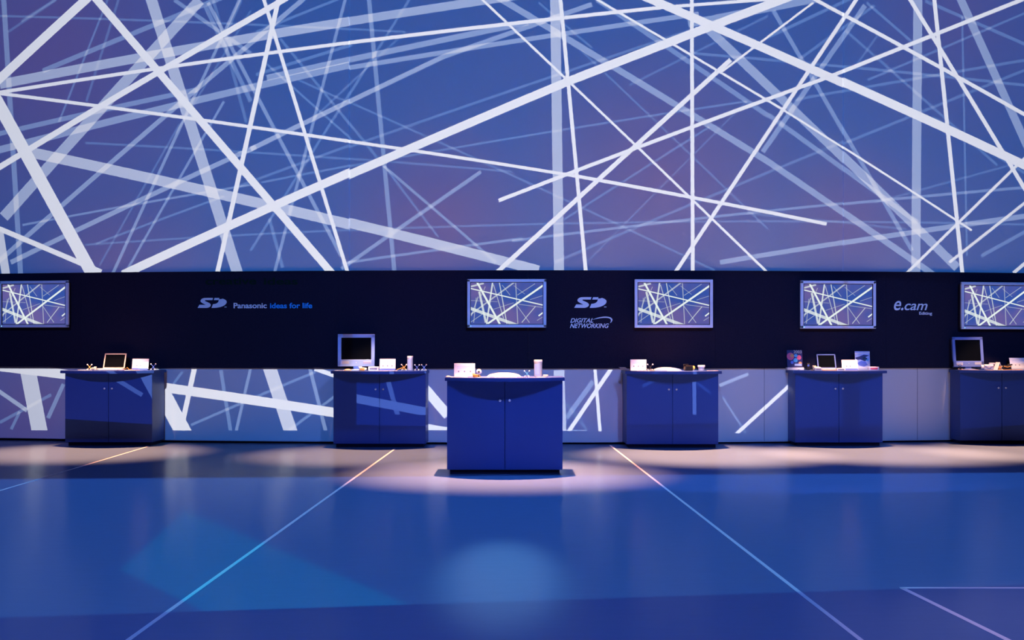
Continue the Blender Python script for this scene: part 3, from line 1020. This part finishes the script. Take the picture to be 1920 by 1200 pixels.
def poster(ci, px, dy, w, h, label, kind):
    t = thing('standing_poster', label, 'poster', at(ci, px, dy), 0, 'upright posters on the counter')
    R = Matrix.Translation((0, 0, .02)) @ Matrix.Rotation(math.radians(-6), 4, 'X')

    def disc(x, z, r, mt, e_=.004):
        MB().lathe([(r, 0), (r, .0008 + e_ * .1)], 20, mtx=R @ Matrix.Translation((x * w / 2, -.0035, z * h)) @ Matrix.Rotation(math.pi / 2, 4, 'X')).build('printed_shape', mt, board)
    board = MB().box(-w / 2, w / 2, -.0035, .0035, 0, h, .001, mtx=R, seg=1).build('board', 'navy' if kind == 0 else 'pale', t)
    if kind == 0:
        disc(-.55, .66, w * .24, 'pink')
        disc(-.35, .70, w * .12, 'orange', .012)
        disc(.55, .60, w * .15, 'pink')
        disc(.15, .70, w * .11, 'cyan')
        disc(.1, .45, w * .14, 'cyan')
        disc(-.35, .33, w * .10, 'bluestrip')
        disc(.7, .28, w * .11, 'orange')
        MB().box(-w * .02, w * .45, -.005, -.003, h * .14, h * .26, mtx=R).build('printed_shape', 'pale', board)
        c = bpy.data.curves.new('year', 'FONT')
        c.body, c.size, c.extrude = '2003', .055, .0008
        tmp = bpy.data.objects.new('tmp', c)
        COL.objects.link(tmp)
        me = bpy.data.meshes.new_from_object(tmp.evaluated_get(bpy.context.evaluated_depsgraph_get()))
        bpy.data.objects.remove(tmp)
        me.transform(R @ Matrix.Translation((-w * .08, -.0045, h * .83)) @ Matrix.Rotation(math.pi / 2, 4, 'X'))
        me.materials.clear()
        me.materials.append(M['tan'])
        o = bpy.data.objects.new('printed_number', me)
        COL.objects.link(o)
        o.parent = board
    else:
        def poly(pts, mt, e_):
            m = MB()
            m.prism([(x * w, z * h) for x, z in pts], 0, e_, mtx=R @ Matrix.Translation((0, -.0035, 0)) @ Matrix.Rotation(math.pi / 2, 4, 'X'))
            m.build('printed_shape', mt, board)
        poly([(-.5, .62), (-.2, .70), (.1, .80), (.45, .76), (.2, .66), (.42, .52), (.15, .42), (-.15, .52), (-.35, .50)], 'navy', .0012)
        poly([(.0, .62), (.14, .68), (.24, .60), (.14, .50), (.02, .52)], 'black', .0018)
        poly([(-.4, .3), (-.1, .44), (.2, .40), (.35, .2), (.1, .1), (-.2, .16)], 'bluestrip', .0010)
        poly([(.2, .48), (.42, .6), (.38, .42)], 'cyan', .0014)
        poly([(-.5, .90), (.5, .95), (.5, .88), (-.5, .84)], 'white', .0010)
    MB().box(-w * .55, w * .55, -.04, .05, 0, .034, .003, seg=1).build('stand', 'white' if kind == 0 else 'silver', t)
    return t


# counter with the left laptop
laptop(0, 213, .36, .285, .215, 'open laptop with thin pale frame on the leftmost counter', 'tan', 'tan', 24, 0, .24)
info_card(0, 262.5, .34, .215, .15, 'white card on the leftmost counter, right of the laptop', 14, 2)
jack(0, 168, .22, .080, 'ball-tipped jack holder left of the laptop on the leftmost counter', 'amber', 'white')
jack(0, 287.5, .18, .088, 'blue ball-tipped jack holder at the right end of the leftmost counter', 'bluestrip', 'white')
camcorder(0, 176, .05, .075, 'tiny cream camera lying at the left end of the leftmost counter', 'tan', 'tan', 2.6, 'amber')
leaflet(0, 158, .25, .14, .12, 'pale leaflet at the left end of the leftmost counter', .1, 'tan')
mouse(0, 226, -.03, .05, 'dark mouse in front of the laptop on the leftmost counter', 'mark')
leaflet(0, 240, .02, .16, .09, 'pale leaflet right of the dark mouse on the leftmost counter', -.1, 'tan')
cable(0, [(146, .1, 0), (160, .0, 0), (172, .12, 0), (188, .15, 0)], 'thin cream cable at the left end of the leftmost counter', 'tan')
cable(0, [(232, .3, 0), (239, .25, .03), (241, .2, .01), (250, .1, 0), (262, .08, 0)], 'cream cable beside the laptop on the leftmost counter', 'amber')

# counter with the bright monitor
monitor(1, 668, .34, .475, .415, 'silver desk monitor with bright corners beside the white card and canister', 'bluegrey', 2, 0, .215, .05)
info_card(1, 726.5, .30, .205, .15, 'white card right of the brighter desk monitor', 10, 3)
canister(1, 769, .22, .036, .185, 'silver canister on the counter with the brighter desk monitor')
jack(1, 757.5, .10, .085, 'amber-armed jack holder just left of the canister', 'amber', 'white')
jack(1, 782, .14, .080, 'jack holder just right of the smaller canister', 'bluestrip', 'white')
jack(1, 795, .12, .082, 'jack holder at the right end of the monitor counter', 'bluestrip', 'white')
mouse(1, 652, .02, .05, 'cream mouse in front of the brighter desk monitor', 'tan')
camcorder(1, 680, .0, .085, 'small cream camera lying below the brighter desk monitor', 'tan', 'tan', .3, 'amber')
small_box(1, 700.5, .03, .13, .07, .052, 'small boxy white device between desk monitor and white card', mt='white', face='mark')
t = MB().tube([(-.055, 0, 0), (.055, 0, .042)], .005, 8).build('stylus', 'amber', None, at(1, 752, .17) + Vector((0, 0, .008)))
tag(t, 'thin amber pen leaning against the jack holder beside the canister', 'pen')
leaflet(1, 640, .22, .16, .1, 'pale leaflet under the left foot of the brighter desk monitor', 0, 'tan')
cable(1, [(703, .0, 0), (715, -.04, 0), (728, .0, 0), (745, -.02, 0)], 'thin pale cable along the front of the monitor counter', 'white', .0025)

# the forward counter
info_card(2, 871, .30, .215, .135, 'overlit white card on the forward counter, with three faint marks', 6, 3, 0, 'white')
t = thing('webcam', 'round white camera beside the card on the forward counter', 'camera', at(2, 898, .16))
MB().ball((0, 0, .052), .027, n=12).build('head', 'white', t, smooth=True)
MB().lathe([(.024, 0), (.024, .006), (.008, .012), (.008, .03)], 20).build('base', 'amber', t)
MB().lathe([(.010, 0), (.008, .004)], 14, mtx=Matrix.Translation((0, -.026, .052)) @ Matrix.Rotation(math.pi / 2, 4, 'X')).build('lens', 'black', t)
brochure(2, 945, .20, .34, .26, 'large open white brochure in the middle of the forward counter', .022, 0, 6)
leaflet(2, 948, -.10, .22, .12, 'white leaflet in front of the big brochure on the forward counter', .05)
jack(2, 988, .05, .068, 'jack holder beside the tall canister on the forward counter', 'cyan', 'white')
canister(2, 1009, .18, .040, .172, 'tall silver canister on the forward counter')
t = thing('lens_cap', 'flat round cap right of the tall canister on the forward counter', 'cap', at(2, 1023, .12))
MB().lathe([(.024, 0), (.026, .004), (.026, .018), (.022, .022)], 24).build('cap', 'tan', t)
MB().lathe([(.014, .0215), (.014, .0235)], 20).build('centre_disc', 'white', t)
mouse(2, 840.5, .12, .026, 'little round mouse at the left end of the forward counter', 'tan')
camcorder(2, 892, -.02, .06, 'tiny amber camera lying in front of the card on the forward counter', 'amber', 'black', .2, 'amber')
leaflet(2, 861, .0, .17, .09, 'white leaflet lying under the overlit card', .02)
leaflet(2, 905, -.10, .12, .10, 'white leaflet between the tiny amber camera and the big brochure', .3)
cable(2, [(972, -.08, 0), (980, -.05, 0), (988, -.09, 0), (996, -.07, 0), (1003, -.10, 0)], 'thin pale cable in front of the canister on the forward counter', 'white', .002)
leaflet(2, 1014, -.02, .09, .09, 'small grey leaflet under the tall canister', .1, 'silver')

# the counter right of it
brochure(3, 1178, .10, .18, .20, 'white brochure curling up at the left end of the black camcorder counter', .04, .35, 2)
info_card(3, 1197, .30, .205, .145, 'white card leaning back left of the brochure and black camcorder', 16, 3, -.08, 'white')
jack(3, 1219, .25, .088, 'dark jack holder right of the card on the black camcorder counter', 'black', 'white')
brochure(3, 1251, .22, .34, .24, 'open white brochure between the card and black camcorder', .024, 0, 6)
camcorder(3, 1292, .10, .135, 'black camcorder with amber details beside a white tub', 'black', 'amber', .5, 'black')
t = thing('tub', 'small white tub with lid right of the black camcorder', 'tub', at(3, 1315, .15))
MB().lathe([(.036, 0), (.038, .004), (.038, .044), (.034, .046)], 28).build('cup', 'silver', t)
MB().lathe([(.046, .045), (.047, .05), (.047, .064), (.042, .07)], 28).build('lid', 'paper', t)
leaflet(3, 1336, .0, .13, .10, 'white leaflet at the right end of the black camcorder counter', .0)
leaflet(3, 1262, -.12, .14, .08, 'white leaflet on the front edge below the big brochure, black camcorder counter', .05)
leaflet(3, 1206, -.02, .16, .09, 'white leaflet in front of the leaning card on the black camcorder counter', -.1)
cable(3, [(1206, .10, .0), (1212, .04, 0), (1222, .15, 0), (1232, .10, 0)], 'amber cable in front of the card on the black camcorder counter', 'amber')

# the poster counter
poster(4, 1490.5, .30, .200, .24, 'dark poster with pink and blue round shapes, left end of the poster counter', 0)
poster(4, 1617.5, .36, .195, .225, 'pale blue poster with a dark swirling eye shape, right end of its counter', 1)
laptop(4, 1551, .34, .245, .20, 'dark laptop with thin silver frame between the two posters', 'slate', 'tan', 20, 0, .24)
info_card(4, 1594, .18, .205, .14, 'white card in front of the pale blue poster', 18, 2, -.05)
camcorder(4, 1531, .12, .095, 'cream camcorder propped up at the left of the dark laptop', 'tan', 'white', .35, 'white')
small_box(4, 1534, .02, .09, .06, .035, 'grey docking box under the cream camcorder, poster counter', 'dock', 'device', 'silver', 'mark')
small_box(4, 1637, .10, .13, .09, .045, 'low clear-sided box right of the pale blue poster', 'tray_box', 'box', 'acrylic', 'pink')
t = thing('pocket_speaker', 'small black speaker just right of the dark poster', 'speaker', at(4, 1515, .28))
MB().box(-.022, .022, -.02, .02, 0, .09, .006).build('body', 'black', t)
MB().lathe([(.015, 0), (.012, .003)], 16, mtx=Matrix.Translation((0, -.02, .06)) @ Matrix.Rotation(math.pi / 2, 4, 'X')).build('cone', 'bluestrip', t)
mouse(4, 1523, .06, .026, 'tiny black mouse beside the docking box on the poster counter', 'black')
small_box(4, 1576, .0, .11, .06, .03, 'low white device in front of the laptop and card, poster counter', mt='white', face='mark')
leaflet(4, 1555, -.05, .16, .08, 'amber-edged leaflet in front of the dark laptop', .05, 'amber')
MB_t = MB().ball((0, 0, .012), .012, n=8).build('small_ball', 'white', None, at(4, 1498, .08), smooth=True)
tag(MB_t, 'small white ball in front of the dark poster', 'ball')

# the right edge counter
monitor(5, 1816, .22, .405, .40, 'bluish desk monitor leaning back at the right, beside a white camcorder', 'slate', 9, 0, .20, .035)
jack(5, 1800, .06, .075, 'black jack holder in front of the right desk monitor', 'black', 'white')
camcorder(5, 1852, .06, .145, 'white camcorder right of the right desk monitor', 'silver', 'white', 2.9, 'pale')
t = thing('tent_card', 'small white folded tent card right of the white camcorder', 'card', at(5, 1871, .1), .3)
m = MB()
m.prism([(-.04, 0), (-.036, 0), (0, .092), (.036, 0), (.04, 0), (.001, .1), (-.001, .1)], -.04, .04, mtx=Matrix.Rotation(math.pi / 2, 4, 'X'))
m.build('folded_sheet', 'paper', t)
MB().box(-.02, .02, -.043, -.0405, .015, .05, mtx=None).build('printed_block', 'orange', t)
camcorder(5, 1887, .12, .12, 'black camcorder left of the card at the right frame edge', 'black', 'black', 2.8, 'amber')
info_card(5, 1912, .34, .24, .165, 'white card at the right frame edge', 20, 2, 0, 'silver')
leaflet(5, 1818, .0, .22, .10, 'cream leaflet in front of the right desk monitor', .05, 'tan')
leaflet(5, 1865, -.12, .20, .10, 'cream leaflet along the front edge of the rightmost counter', -.05, 'tan')
cable(5, [(1872, .0, 0), (1884, -.04, 0), (1895, .02, 0), (1906, -.03, 0), (1918, .0, 0)], 'amber cable on the rightmost counter', 'amber')
